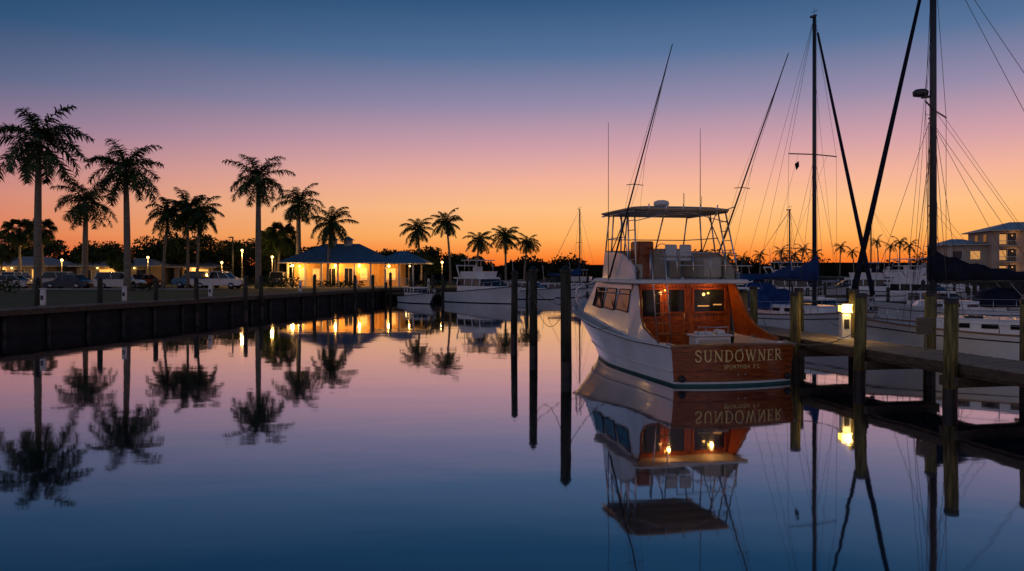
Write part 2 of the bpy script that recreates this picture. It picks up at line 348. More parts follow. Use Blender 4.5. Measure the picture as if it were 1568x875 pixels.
def pedestal(x,y,z,h=.95,name='power_pedestal'):
    mb=MB(); mb.box(x-.17,x+.17,y-.15,y+.15,z,z+.05,'kerb'); mb.box(x-.12,x+.12,y-.11,y+.11,z+.05,z+h*.8,'white',.03)
    mb.box(x-.15,x+.15,y-.14,y+.14,z+h*.94,z+h,'white',.02); mb.box(x-.1,x+.1,y-.1,y+.1,z+h*.8,z+h*.94,'white')
    mb.box(x-.07,x+.07,y-.125,y-.112,z+h*.35,z+h*.6,'black'); mb.obj(name)
for x,y in [(-27.1,41),(-25.2,42.8),(-21.4,56.5),(-18.2,68.5),(-15.4,78.6),(-9,85.8),(-23.6,48.5)]:
    pedestal(x,y,1.3)
# ------------------------------------------------------------------ street lamps
def street_lamp(x,y,h,power=220,name='street_lamp',col=(1,.5,.13)):
    e=empty(name,(x,y,GZ))
    mb=MB(); mb.lathe(0,0,[(0,.14),(.3,.12),(.35,.06),(h-.35,.045)],'pole',8); mb.lathe(0,0,[(h-.35,.05),(h-.3,.12),(h-.26,.12)],'pole',8)
    mb.obj('pole',e)
    mb=MB(); mb.sphere((0,0,h-.1),.14,'bulb'); mb.obj('globe',e)
    mb=MB(); mb.lathe(0,0,[(h+.05,.15),(h+.08,.13),(h+.18,.03)],'pole',8); mb.obj('cap',e)
    lamp('bulb_light',(0,0,h-.45),power,parent=e,r=.15,col=col)
for x,y,h,p in [(-32.2,95,4.4,650),(-56.6,96,3.9,350),(-44.8,98,3.6,300),(-25.2,91.5,2.6,330),(-8.6,98,3.0,200),(-36.8,101,3.0,220),(-67,100,3.0,250),(-28.6,95,3.6,420),(-52,92,3.2,180),(-60.5,90,2.8,180)]:
    street_lamp(x,y,h,p)
mb=MB(); mb.lathe(-34.0,97,[(GZ,.14),(GZ+6,.09)],'pole',8); mb.box(-34.05,-33.95,96.2,97,GZ+5.9,GZ+6,'pole'); mb.box(-34.2,-33.8,95.9,96.4,GZ+5.82,GZ+5.95,'alu',.03); mb.obj('light_pole')
# ------------------------------------------------------------------ clubhouse
cl=empty('clubhouse',(-19,92,GZ))
def hip(mb,x0,x1,y0,y1,ze,zr,inset,mt,ribs=True,th=.12):
    ym=(y0+y1)/2
    v=[(x0,y0,ze),(x1,y0,ze),(x1,y1,ze),(x0,y1,ze),(x0+inset,ym,zr),(x1-inset,ym,zr)]
    mb.add(v,[(0,1,5,4),(1,2,5),(2,3,4,5),(3,0,4)],mt)
    mb.add([(x0,y0,ze-th),(x1,y0,ze-th),(x1,y1,ze-th),(x0,y1,ze-th),(x0,y0,ze-.003),(x1,y0,ze-.003),(x1,y1,ze-.003),(x0,y1,ze-.003)],[(0,1,5,4),(1,2,6,5),(2,3,7,6),(3,0,4,7),(0,3,2,1)],'trim')
    if ribs:
        n=int((x1-x0)/.5)
        for i in range(1,n):
            x=x0+(x1-x0)*i/n
            k=min(1,(x-x0)/inset,(x1-x)/inset)
            mb.tube([(x,y0,ze+.02),(x,y0+(ym-y0)*k,ze+(zr-ze)*k+.02)],.025,mt,4)
        for s,xe,xi in ((0,x0,x0+inset),(1,x1,x1-inset)):
            m=int((y1-y0)/.5)
            for i in range(1,m):
                y=y0+(y1-y0)*i/m; k=min((y-y0),(y1-y))/(ym-y0)
                mb.tube([(xe,y,ze+.02),(xe+(xi-xe)*k,y,ze+(zr-ze)*k+.02)],.025,mt,4)
    mb.tube([v[4],v[5]],.07,mt,6)
    for a,b in ((0,4),(3,4),(1,5),(2,5)): mb.tube([v[a],v[b]],.05,mt,5)
mb=MB(); mb.box(-6.6,3.2,1.6,9.6,0,2.7,'wall'); mb.box(-7.2,7.8,.1,10.2,-.02,.06,'kerb'); mb.box(3.2,5.6,3,8.5,0,2.7,'wall'); mb.obj('walls',cl)
mb=MB()
for x in (-5.6,-4.0,1.6): 
    mb.box(x-.45,x+.45,1.55,1.6,.75,2.15,'trim'); mb.box(x-.38,x+.38,1.53,1.55,.82,2.08,'lit'); mb.box(x-.02,x+.02,1.51,1.53,.82,2.08,'trim'); mb.box(x-.38,x+.38,1.512,1.53,1.43,1.47,'trim')
mb.box(3.8,5.2,2.95,3,.7,2.2,'trim'); mb.box(3.9,5.1,2.93,2.95,.8,2.1,'lit')
mb.obj('windows',cl)
mb=MB()
for x in (-2.2,-.2):
    mb.box(x-.55,x+.55,1.54,1.6,.06,2.25,'trim'); mb.box(x-.46,x+.46,1.52,1.54,.15,2.15,'glass'); mb.box(x-.02,x+.02,1.5,1.52,.1,2.15,'trim')
mb.obj('doors',cl)
mb=MB()
for x in (-7,-5.0,-3.1,-1.2,.7,2.6,4.3,5.9,7.5):
    mb.box(x-.1,x+.1,.35,.55,.06,2.7,'trim'); mb.box(x-.15,x+.15,.3,.6,.06,.3,'trim')
for x in (4.3,5.9,7.5): mb.box(x-.1,x+.1,9,9.2,0,2.7,'trim')
for x0,x1 in ((-7,-5.0),(-5,-3.1),(.7,2.6),(4.3,5.9),(5.9,7.5)):
    for z in (.95,.4): mb.box(x0+.1,x1-.1,.42,.47,z,z+.05,'trim')
    for i in range(8): 
        xx=x0+.2+(x1-x0-.4)*i/7; mb.box(xx-.015,xx+.015,.43,.46,.45,.95,'trim')
mb.obj('porch_posts',cl)
mb=MB(); hip(mb,-8.0,4.4,-.3,11,2.85,5.1,4.0,'roofb'); hip(mb,2.6,9.0,-.1,9.6,2.79,4.2,2.8,'roofb'); mb.obj('roof',cl)
mb=MB()
for x in (-2.9,-1.0):
    mb.box(x-.45,x+.45,4.9,5.8,4.75,5.65,'trim'); 
    for i in range(4): mb.box(x-.36,x+.36,4.87,4.9,5.05+i*.14,5.12+i*.14,'roofw')
    mb.add([(x-.7,4.65,5.6),(x+.7,4.65,5.6),(x+.7,6.05,5.6),(x-.7,6.05,5.6),(x,5.35,6.1)],[(0,1,4),(1,2,4),(2,3,4),(3,0,4),(3,2,1,0)],'roofb')
mb.obj('cupolas',cl)
for i,(x,y,z,p) in enumerate([(-5.8,.95,2.3,80),(-1.6,.9,2.35,190),(1.2,.9,2.35,170),(4.6,1.2,2.3,110),(7.0,1.5,2.3,80),(-7.4,3,2.3,45)]):
    mb=MB(); mb.sphere((x,y,z+.12),.15 if p>100 else .09,'bulb'); mb.tube([(x,y,z+.2),(x,y,z+.5)],.02,'pole',5); mb.obj('porch_lantern',cl); lamp('porch_light',(x,y,z-.1),p,(1,.45,.10),.12,cl)
def lowb(x0,x1,y,h,rise,name='marina_shed'):
    e=empty(name,(0,0,GZ)); mb=MB(); mb.box(x0,x1,y,y+8,0,h,'wallc'); mb.obj('walls',e)
    mb=MB(); n=int((x1-x0)/2.4)
    for i in range(n):
        x=x0+(i+.5)*(x1-x0)/n
        mb.box(x-.75,x+.75,y-.03,y,.4 if i%2 else .02,2.1,'trim'); mb.box(x-.65,x+.65,y-.05,y-.03,.5 if i%2 else .1,2.0,'lit' if i%3==1 else 'glass')
        if i%2: mb.sphere((x-.9,y-.15,2.2),.09,'bulb')
    mb.obj('openings',e); mb=MB(); hip(mb,x0-.8,x1+.8,y-.9,y+8.9,h,h+rise,3,'roofw'); mb.obj('roof',e)
    lamp('eave_light',((x0+x1)/2,y-.5,2.1),100,parent=e)
lowb(-59,-49,108,2.5,1.0); lowb(-74,-62,106,2.5,1.2); lowb(-47.5,-42,112,2.4,.8)
# ------------------------------------------------------------------ condominium
cb=empty('apartment_building',(88,146,GZ),math.radians(-14))
mb=MB(); W=60; H=9.0
mb.box(0,W,0,14,0,H,'condo'); mb.box(-7,0,2,12,0,H*.72,'condo'); mb.obj('walls',cb)
mb=MB()
for i in range(15):
    for j in range(3):
        x=1+i*4; z=.5+j*2.9
        if i%3==2: mb.box(x+.6,x+2.1,-.04,0,z+.7,z+2.1,'trim'); mb.box(x+.7,x+2.0,-.06,-.04,z+.8,z+2.0,'glass')
        else:
            mb.box(x,x+2.9,-.05,0,z+.1,z+2.3,'glass'); mb.box(x+1.4,x+1.5,-.08,-.05,z+.1,z+2.3,'trim')
            if (i*7+j*3)%3==0: mb.box(x+.1,x+1.3,-.07,-.05,z+.3,z+2.1,'litd')
for i in range(2):
    for j in range(2): mb.box(-6+i*3,-4.4+i*3,1.95,2,1+j*2.9,2.5+j*2.9,'glass' if (i+j)%2 else 'litd')
for j in range(3):
    for yy in (3,8): mb.box(-.05,0,yy,yy+1.6,1.2+j*2.9,2.7+j*2.9,'glass')
mb.obj('windows',cb)
mb=MB()
for i in range(15):
    if i%3==2: continue
    for j in range(3):
        x=.8+i*4; z=.4+j*2.9
        mb.box(x,x+3.3,-1.3,-.05,z,z+.15,'trim'); mb.box(x,x+3.3,-1.3,-1.24,z+.95,z+1.03,'trim')
        for k in range(12): mb.box(x+.1+k*.28,x+.13+k*.28,-1.29,-1.25,z+.15,z+.95,'trim')
    mb.box(.8+i*4-.15,.8+i*4-.003,-1.3,-1.0,0,H,'condo')
mb.obj('balconies',cb)
for i in (1,4,7):
    for j in (0,1,2): lamp('balcony_light',(i*4-.5,-.7,2.4+j*2.9),14,parent=cb)
mb=MB(); hip(mb,-1,W+1,-1.8,15,H+.15,H+1.9,6,'roofw',ribs=False); hip(mb,-8,-.1,1,13,H*.72+.15,H*.72+1.3,3,'roofw',ribs=False)
for x in (9,21,33,45): mb.box(x,x+3,-1.9,3,H+.16,H+1.25,'condo'); mb.add([(x-.3,-2.2,H+1.25),(x+3.3,-2.2,H+1.25),(x+3.3,4,H+1.25),(x-.3,4,H+1.25),(x+1.5,-2.2,H+2.2),(x+1.5,4,H+2.2)],[(0,1,4),(1,2,5,4),(2,3,5),(3,0,4,5)],'roofw')
mb.obj('roof',cb)
# ------------------------------------------------------------------ cars
def car(x,y,rz,col,kind='sedan',name='parked_car'):
    e=empty(name,(x,y,GZ+.004),rz); pm=mat('car_paint',col,.25,metal=.2,var=.05,coat=.7)
    Ln={'sedan':4.6,'suv':4.7,'pickup':5.6}[kind]; hw=.9; h=Ln/2
    if kind=='sedan': body=[(-h,.35),(-h+.05,.75),(-h+.5,.92),(-.9,.95),(1.1,.92),(h-.3,.75),(h,.6),(h,.3),(h-.15,.22),(-h+.15,.22)]
    elif kind=='suv': body=[(-h,.4),(-h,.95),(-h+.1,1.05),(1.0,1.05),(h-.25,.9),(h,.7),(h,.32),(h-.15,.25),(-h+.15,.25)]
    else: body=[(-h,.5),(-h,1.05),(-.7,1.05),(-.6,1.1),(1.5,1.1),(h-.2,1.02),(h,.8),(h,.42),(h-.15,.35),(-h+.15,.35)]
    g={'sedan':(-1.75,-1.0,1.15,.35,.92,1.43),'suv':(-h+.08,-h+.4,1.15,.45,1.03,1.72),'pickup':(-.75,-.6,1.55,.8,1.07,1.78)}[kind]
    def ring(y,s): 
        cz=.6; return [(p[0]*s,y,cz+(p[1]-cz)*(s if s==1 else s*.96)) for p in body]
    mb=MB(); mb.loft([ring(-hw,.965),ring(-hw+.1,1),ring(hw-.1,1),ring(hw,.965)],pm); mb.obj('body',e)
    x0,x1,x2,x3,z0,z1=g; mb=MB()
    a=hw-.08;b=hw-.25
    mb.loft([[(x0,-a,z0),(x2,-a,z0),(x2,a,z0),(x0,a,z0)],[(x1,-b,z1),(x3,-b,z1),(x3,b,z1),(x1,b,z1)]],'glass'); mb.obj('windows',e)
    mb=MB(); mb.box(x1-.06,x3+.06,-b-.03,b+.03,z1-.03,z1+.04,pm,.03)
    for s in (-1,1):
        for (xa,xb) in ((x0,x1),((x0+x2)/2,(x1+x3)/2),(x2,x3)): mb.tube([(xa,s*a*1.0,z0),(xb,s*b*1.02,z1)],.045,pm,5)
    mb.obj('roof',e)
    mb=MB()
    for xx in (-h*.6,h*.62):
        for s in (-1,1):
            yy=s*(hw-.1)
            mb.tube([(xx,yy-.12,.33),(xx,yy+.12,.33)],.34,'black',14); mb.tube([(xx,yy+s*.12,.33),(xx,yy+s*.135,.33)],.2,'chrome',10)
    mb.obj('wheels',e)
    mb=MB()
    for s in (-1,1): mb.box(h-.06,h+.01,s*.65-.18,s*.65+.18,.62,.74,'chrome'); mb.box(-h-.01,-h+.05,s*.7-.12,s*.7+.12,.7,.88,'red'); mb.box(.55,.75,s*(hw+.07)-.08,s*(hw+.07)+.08,.95,1.08,pm,.02)
    mb.box(-h-.03,-h+.08,-.8,.8,.38,.55,'black'); mb.box(h-.08,h+.03,-.8,.8,.35,.5,'black')
    if kind=='pickup': mb.box(-h+.1,-.9,-.75,.75,1.056,1.062,'black')
    mb.obj('lamps_and_bumpers',e)
car(-45.9,82.5,math.radians(176),(.02,.04,.07),'sedan'); car(-40.6,82.5,math.radians(8),(.62,.62,.6),'suv'); car(-34.6,88,math.radians(170),(.05,.2,.36),'pickup','pickup_truck')
car(-30.9,84,math.radians(-6),(.7,.68,.64),'pickup','pickup_truck'); car(-50.5,90,.1,(.5,.5,.48),'suv'); car(-61,88,.1,(.05,.05,.05),'suv'); car(-27.4,93.5,math.radians(100),(.3,.3,.3),'suv')
car(-52.6,83,math.radians(185),(.5,.5,.5),'sedan'); car(-36.2,90.5,math.radians(95),(.5,.48,.42),'sedan'); car(-41.5,90,math.radians(80),(.12,.02,.02),'sedan'); car(-56,90.5,math.radians(90),(.6,.6,.6),'suv')
# ------------------------------------------------------------------ hull loft
def hull(mb,Lw,Ls,S,W,Z,zlow=-.35,b1=.07,b2=.15,bot='teal',boot='white',top='gel',nu=26):
    def zs(u):
        z=tab(Z,u); return [zlow,b1,b2]+[b2+(z-b2)*k/6 for k in range(1,7)]
    def pt(u,z,s):
        zz=tab(Z,u); t=max(0,min(1,z/zz)); b=tab(W,u)+(tab(S,u)-tab(W,u))*t**1.4
        if z<0: b*=.9
        yy=u*(Lw+(Ls-Lw)*t)
        return (s*b,yy,z)
    us=[i/nu for i in range(nu+1)]
    for s in (-1,1):
        grid=[[pt(u,z,s) for z in zs(u)] for u in us]
        for k in range(8):
            m=bot if k==0 else boot if k==1 else top
            mb.loft([[g[k],g[k+1]] for g in grid],m,closed=False,smooth=True)
    return pt
def smooth_tab(t,n=24):
    out=[]; P=[t[0]]+t+[t[-1]]
    for i in range(1,len(P)-2):
        for k in range(6):
            q=k/6; a,b,c,d=P[i-1],P[i],P[i+1],P[i+2]
            v=.5*((2*b[1])+(-a[1]+c[1])*q+(2*a[1]-5*b[1]+4*c[1]-d[1])*q*q+(-a[1]+3*b[1]-3*c[1]+d[1])*q**3)
            out.append((b[0]+(c[0]-b[0])*q,v))
    out.append(t[-1]); return out
# ================================================================== SPORT FISHING BOAT
sb=empty('sport_fishing_boat',(6.3,22.7,0),math.atan(.22))
S=smooth_tab([(0,1.9),(.2,2.08),(.45,2.2),(.65,2.08),(.8,1.62),(.92,.85),(1,.03)])
Wt=smooth_tab([(0,1.8),(.2,1.88),(.45,1.9),(.65,1.5),(.8,.9),(.92,.34),(1,.02)])
Z=smooth_tab([(0,1.14),(.2,1.14),(.4,1.28),(.6,1.5),(.8,1.76),(1,2.02)])
mb=MB(); pt=hull(mb,11.4,12.8,S,Wt,Z)
def she(u,s,dx=0,dz=0):
    p=pt(u,tab(Z,u),s); return (p[0]-s*dx,p[1],p[2]+dz)
mb.obj('hull',sb)
mb=MB()
for s in (-1,1):
    mb.tube([she(i/30,s,-.02,-.04) for i in range(31)],.045,'white',6)
    mb.tube([she(i/30,s,-.055,-.05) for i in range(31)],.018,'alu',5)
    pts=[]
    for i in range(26):
        u=.0+i/25; z=tab(Z,u)*.36; p=pt(u,z,s); pts.append((p[0]+s*.015,p[1],z))
    mb.tube(pts,.022,'white',5)
mb.obj('rub_rail',sb)
mb=MB()
for i in range(30):
    u0,u1=i/30,(i+1)/30
    l0,l1,r0,r1=she(u0,-1),she(u1,-1),she(u0,1),she(u1,1)
    if l1[1]<3.5:
        for a,b,s in ((l0,l1,-1),(r0,r1,1)):
            mb.add([a,b,(b[0]-s*.28,b[1],b[2]),(a[0]-s*.28,a[1],a[2])],[(0,1,2,3)],'white')
            mb.add([(b[0]-s*.28,b[1],b[2]),(a[0]-s*.28,a[1],a[2]),(a[0]-s*.28,a[1],.5),(b[0]-s*.28,b[1],.5)],[(0,1,2,3)],'white')
    else: mb.add([l0,r0,r1,l1],[(0,1,2,3)],'deck')
mb.add([(-1.75,-.1,.5),(1.75,-.1,.5),(1.9,3.7,.5),(-1.9,3.7,.5)],[(0,1,2,3)],'teak')
mb.obj('deck',sb)
def ty(x): return -.28*(1-(x/1.9)**2)
mb=MB(); nx=16
xs=[-1.9+3.8*i/nx for i in range(nx+1)]
def tw(z): return 1.8+.1*(z/1.14) if z>0 else 1.75
def ttop(x): return 1.14+.05*(1-(x/1.9)**2)
for z0,z1,m in ((-.35,.07,'teal'),(.07,.13,'white'),(.13,None,'mahog')):
    mb.loft([[(x/1.9*tw(z0),ty(x)+.0,z0),(x/1.9*(tw(z1) if z1 else 1.9),ty(x)-(.04 if not z1 else 0),z1 if z1 else ttop(x)-.04)] for x in xs],m,closed=False,smooth=True)
mb.loft([[(x,ty(x)-.07,ttop(x)-.05),(x,ty(x)-.07,ttop(x)),(x*.99,ty(x)+.2,ttop(x)),(x*.99,ty(x)+.2,ttop(x)-.05)] for x in xs],'teak',smooth=False)
mb.loft([[(x*.98,ty(x)+.15,.5),(x*.98,ty(x)+.15,ttop(x)-.05)] for x in xs],'white',closed=False)
mb.tube([(x/1.9*1.83,ty(x)-.015,.15) for x in xs],.018,'teak',5)
for zz in (.42,.95): mb.tube([(x/1.9*1.87,ty(x)-.018-.02*zz,zz) for x in xs],.004,'black',4)
mb.obj('transom',sb)
LET={
'S':(.62,[([(.52,.8),(.5,.93),(.3,1.0),(.13,.92),(.08,.76),(.16,.62),(.32,.53),(.48,.42),(.55,.26),(.48,.08),(.3,0),(.12,.07),(.07,.2)],.12),([(.53,.72),(.53,.95)],.05),([(.07,.08),(.07,.28)],.05)]),
'U':(.82,[([(.16,.97),(.16,.3),(.24,.08),(.42,.0),(.6,.08),(.67,.3)],.13),([(.67,.3),(.67,.97)],.07),([(.02,.98),(.3,.98)],.06),([(.54,.98),(.8,.98)],.06)]),
'N':(.86,[([(.15,.02),(.15,.97)],.07),([(.13,.97),(.7,.03)],.14),([(.72,.0),(.72,.97)],.07),([(.02,.02),(.28,.02)],.06),([(.02,.98),(.22,.98)],.06),([(.6,.98),(.85,.98)],.06)]),
'D':(.82,[([(.17,.0),(.17,1)],.14),([(.1,.98),(.4,.98),(.62,.86),(.73,.6),(.73,.4),(.62,.14),(.4,.02),(.1,.02)],.09),([(.73,.66),(.73,.34)],.12),([(.02,.98),(.3,.98)],.06),([(.02,.02),(.3,.02)],.06)]),
'O':(.88,[([(.44,1),(.22,.92),(.1,.7),(.08,.5),(.1,.3),(.22,.08),(.44,0),(.66,.08),(.78,.3),(.8,.5),(.78,.7),(.66,.92),(.44,1)],.11)]),
'W':(1.15,[([(.14,.97),(.38,.03)],.13),([(.38,.03),(.58,.9)],.07),([(.56,.9),(.8,.03)],.13),([(.8,.03),(1.03,.97)],.07),([(.01,.98),(.28,.98)],.06),([(.46,.98),(.7,.98)],.06),([(.9,.98),(1.14,.98)],.06)]),
'E':(.7,[([(.17,0),(.17,1)],.14),([(.02,.97),(.62,.97)],.07),([(.02,.03),(.65,.03)],.07),([(.17,.52),(.48,.52)],.07),([(.6,1),(.6,.78)],.05),([(.63,.0),(.63,.24)],.05),([(.48,.62),(.48,.42)],.05)]),
'R':(.82,[([(.17,0),(.17,1)],.14),([(.1,.97),(.42,.97),(.58,.87),(.6,.74),(.56,.6),(.4,.5),(.17,.5)],.09),([(.36,.5),(.68,.03)],.13),([(.02,.98),(.25,.98)],.06),([(.02,.02),(.32,.02)],.06),([(.62,.02),(.82,.02)],.06)]),
}
mb=MB(); word='SUNDOWNER'; hgt=.315; sp_=.13
tot=sum(LET[c][0] for c in word)+sp_*(len(word)-1); cx=-tot/2*hgt+.08; k=0
for c in word:
    wd,st=LET[c]
    for pts,wi in st:
        P=[]
        for a,b in zip(pts,pts[1:]):
            n=max(1,int(math.hypot(b[0]-a[0],b[1]-a[1])/.25))
            P+=[(a[0]+(b[0]-a[0])*i/n,a[1]+(b[1]-a[1])*i/n) for i in range(n)]
        P.append(pts[-1]); k+=1
        ring=[]
        for i,p in enumerate(P):
            a=P[max(0,i-1)]; b=P[min(len(P)-1,i+1)]; dx,dz=b[0]-a[0],b[1]-a[1]; l=math.hypot(dx,dz) or 1
            nx_,nz_=-dz/l*wi/2,dx/l*wi/2
            q=[]
            for s in (1,-1):
                X=cx+(p[0]+s*nx_)*hgt; Zz=.70+(p[1]+s*nz_)*hgt
                q.append((X,ty(X)-.052-.0006*(k%7),Zz))
            ring.append(q)
        mb.loft(ring,'gold',closed=False)
    cx+=(wd+sp_)*hgt
mb.obj('name_lettering',sb)
tcu=bpy.data.curves.new('home_port_lettering','FONT'); tcu.body='SPORTFISH  F L'; tcu.size=.15; tcu.align_x='CENTER'; tcu.extrude=.002; tcu.space_character=1.1
to=bpy.data.objects.new('home_port_lettering',tcu); scene.collection.objects.link(to); to.parent=sb; to.location=(.1,-.325,.50); to.rotation_euler=(math.radians(90),0,0); tcu.materials.append(M['gold'])
mb=MB()
for x in (-1.62,1.66):
    mb.sphere((x,ty(x)-.06,.22),.1,'black',1.1,.7,1); mb.tube([(x,ty(x),.22),(x,ty(x)-.12,.22)],.06,'black',8)
for x in (-.02,.2): mb.sphere((x,ty(x)-.06,.33),.025,'chrome')
mb.tube([(.08,-.33,1.0),(.08,-.33,1.06)],.03,'chrome'); mb.obj('transom_fittings',sb)
# deckhouse
yb=3.45; zt=2.82
mb=MB()
def side(s):
    prof=[(yb-.05,zt),(yb-.45,zt-.05),(yb-.75,2.35),(yb-1.0,1.85),(yb-1.4,1.5),(yb-2.1,1.3),(yb-2.6,1.2)]
    for off,m in ((0,'gel'),(.07,'mahogv')):
        top=[(s*(1.78-off-.1*(z-1.2)/1.6 + (.17*(1-(z-1.2)/1.6))),y,z) for y,z in prof]
        bot=[(s*(1.95-off),y,1.12) for y,z in prof]
        mb.loft([[a,b] for a,b in zip(top,bot)],m,closed=False,smooth=True)
    mb.tube([(s*(1.745-.1*(z-1.2)/1.6+(.17*(1-(z-1.2)/1.6))),y,z) for y,z in prof],.045,'mahogv',6)
    mb.add([(s*1.95,yb-.05,1.12),(s*1.75,8.9,1.45),(s*1.6,8.6,1.95),(s*1.57,7.5,zt),(s*1.68,yb-.05,zt)],[(0,1,2,3,4)],'gel')
side(-1); side(1)
mb.add([(-1.75,8.9,1.45),(1.75,8.9,1.45),(1.6,8.6,1.95),(-1.6,8.6,1.95)],[(0,1,2,3)],'gel')
mb.add([(-1.6,8.6,1.95),(1.6,8.6,1.95),(1.57,7.5,zt),(-1.57,7.5,zt)],[(0,1,2,3)],'glass')
mb.obj('deckhouse',sb)
mb=MB()
for s in (-1,1):
    def sp2(y,z): 
        t=(z-1.2)/1.6; return s*(1.95-.27*t -.035*(y-3.4)*.6+.02)
    for y0,y1 in ((3.55,4.75),(4.95,6.1),(6.3,7.35)):
        q=[(sp2(y0,1.9),y0,1.9),(sp2(y1,1.9),y1,1.95),(sp2(y1,2.62),y1-.12,2.62),(sp2(y0,2.62),y0+.03,2.62)]
        mb.add(q,[(0,1,2,3)],'glass')
        mb.tube(q+[q[0]],.022,'black',4)
mb.obj('side_windows',sb)
mb=MB(); mb.box(-1.72,1.72,yb,yb+.06,.5,zt,'mahogv'); 
def frame(x0,x1,z0,z1,g='glass'):
    mb.box(x0-.06,x1+.06,yb-.045,yb-.002,z0-.06,z0,'mahog'); mb.box(x0-.06,x1+.06,yb-.045,yb-.002,z1,z1+.06,'mahog')
    mb.box(x0-.06,x0,yb-.044,yb-.003,z0,z1,'mahogv'); mb.box(x1,x1+.06,yb-.044,yb-.003,z0,z1,'mahogv')
    mb.box(x0,x1,yb-.02,yb-.004,z0,z1,g)
frame(-1.5,-.78,1.75,2.62); frame(.42,1.5,1.9,2.62); frame(-.48,.08,1.9,2.62)
mb.box(-.6,-.545,yb-.03,yb-.001,.5,2.75,'mahog'); mb.box(.15,.2,yb-.03,yb-.001,.5,2.75,'mahog')
mb.box(-.42,.02,yb-.03,yb-.002,.8,1.65,'mahog',.01); mb.box(.45,1.5,yb-.028,yb-.003,.8,1.62,'mahog',.01); mb.box(-1.5,-.8,yb-.028,yb-.003,.8,1.55,'mahog',.01)
mb.tube([(.06,yb-.06,1.65),(.06,yb-.06,1.85)],.015,'gold'); mb.obj('aft_bulkhead',sb)
mb=MB(); mb.sphere((.9,yb-.07,2.5),.03,'bulby'); mb.sphere((-.62,yb-.07,2.6),.025,'bulby'); mb.box(.55,.95,yb-.03,yb-.021,2.06,2.10,'litd'); mb.box(1.1,1.4,yb-.03,yb-.021,2.1,2.14,'litd'); mb.obj('cabin_lamp',sb)
lamp('cabin_lamp_light',(.9,yb-.3,2.45),9,parent=sb,r=.05); lamp('cockpit_light',(-.62,yb-.35,2.5),8,parent=sb,r=.05)
mb=MB()
def plan(w,y0,y1):
    return [(-w+.1,y0),(w-.1,y0),(w,y0+.15),(w,y1-1.1),(w-.35,y1-.35),(w-.95,y1),(-w+.95,y1),(-w+.35,y1-.35),(-w,y1-1.1),(-w,y0+.15)]
mb.loft([[(x,y,z) for x,y in plan(w_,2.45+o,7.9-o)] for z,w_,o in ((zt,1.86,.06),(zt+.03,1.92,0),(zt+.11,1.92,0),(zt+.14,1.86,.05))],'white')
mb.obj('bridge_deck',sb)
mb=MB()
path=[(-1.72,3.0,.28),(-1.74,3.6,.62),(-1.74,4.3,.85),(-1.72,5.4,.93),(-1.6,6.5,.95),(-1.2,7.1,.96),(-.5,7.35,.97),(.5,7.35,.97),(1.2,7.1,.96),(1.6,6.5,.95),(1.72,5.4,.93),(1.74,4.3,.85),(1.74,3.6,.62),(1.72,3.0,.28)]
zb=zt+.14
ring=[];ring2=[]
for x,y,h in path:
    ix,iy=x*.95,y-(.08 if y>6.4 else 0)
    ring.append([(x*1.03,y+(.12 if y>6.4 else 0),zb-.01),(x,y,zb+h),(ix,iy,zb+h)])
    ring2.append([(ix,iy,zb+h),(ix,iy,zb)])
mb.loft(ring,'gel',closed=False,smooth=False); mb.loft(ring2,'gelcream',closed=False)
mb.tube([(x*.975,y,zb+h+.01) for x,y,h in path],.035,'teak',6)
mb.obj('flybridge_coaming',sb)
mb=MB(); mb.box(-.85,-.25,5.2,5.9,zb,zb+1.3,'mahogv',.04); mb.box(-.25,.9,5.4,5.9,zb,zb+1.05,'gelcream',.05); mb.box(-.8,-.3,5.14,5.2,zb+.8,zb+1.25,'mahog')
mb.tube([(-.0+.22*math.cos(a*.5236)+.1,5.3,zb+1.0+.22*math.sin(a*.5236)) for a in range(13)],.014,'chrome',5); mb.tube([(.1,5.3,zb+1),(.1,5.45,zb+.95)],.02,'chrome')
mb.box(-1.55,-.95,4.4,6.6,zb,zb+.5,'gelcream',.05); mb.box(.95,1.6,3.7,6.4,zb,zb+.72,'gelcream',.08)
mb.obj('helm_console',sb)
mb=MB()
for x in (-.02,.5):
    mb.lathe(x,4.5,[(zb,.16),(zb+.05,.05),(zb+.6,.05)],'chrome',8); mb.box(x-.23,x+.23,4.25,4.75,zb+.6,zb+.72,'vinyl',.05); mb.box(x-.21,x+.21,4.22,4.32,zb+.76,zb+1.16,'vinyl',.05)
    for s in (-1,1): mb.tube([(x+s*.25,4.3,zb+.7),(x+s*.25,4.3,zb+.9),(x+s*.25,4.65,zb+.9)],.018,'chrome',5)
mb.obj('helm_chairs',sb)
zh=5.2; mb=MB(); yc=5.0
def hp(w,y0,y1): return [(-w+.25,y0),(w-.25,y0),(w,y0+.3),(w,y1-.6),(w-.5,y1),(-w+.5,y1),(-w,y1-.6),(-w,y0+.3)]
mb.loft([[(x,y,z) for x,y in hp(w_,3.35+o,6.9-o)] for z,w_,o in ((zh,1.72,.05),(zh+.04,1.8,0),(zh+.08,1.8,0),(zh+.16,1.45,.4),(zh+.22,.8,1.0))],'tanroof')
for y in (3.8,4.6,5.4,6.2): mb.tube([(-1.65,y,zh-.02),(1.65,y,zh-.02)],.03,'chrome',6)
for s in (-1,1): mb.tube([(s*1.65,3.5,zh-.02),(s*1.65,6.6,zh-.02)],.03,'chrome',6)
mb.obj('hardtop',sb)
mb=MB(); mb.lathe(-.1,4.9,[(zh+.18,.06),(zh+.26,.06),(zh+.27,.24),(zh+.33,.27),(zh+.42,.25),(zh+.46,.14)],'white',14); mb.obj('radar_dome',sb)
mb=MB()
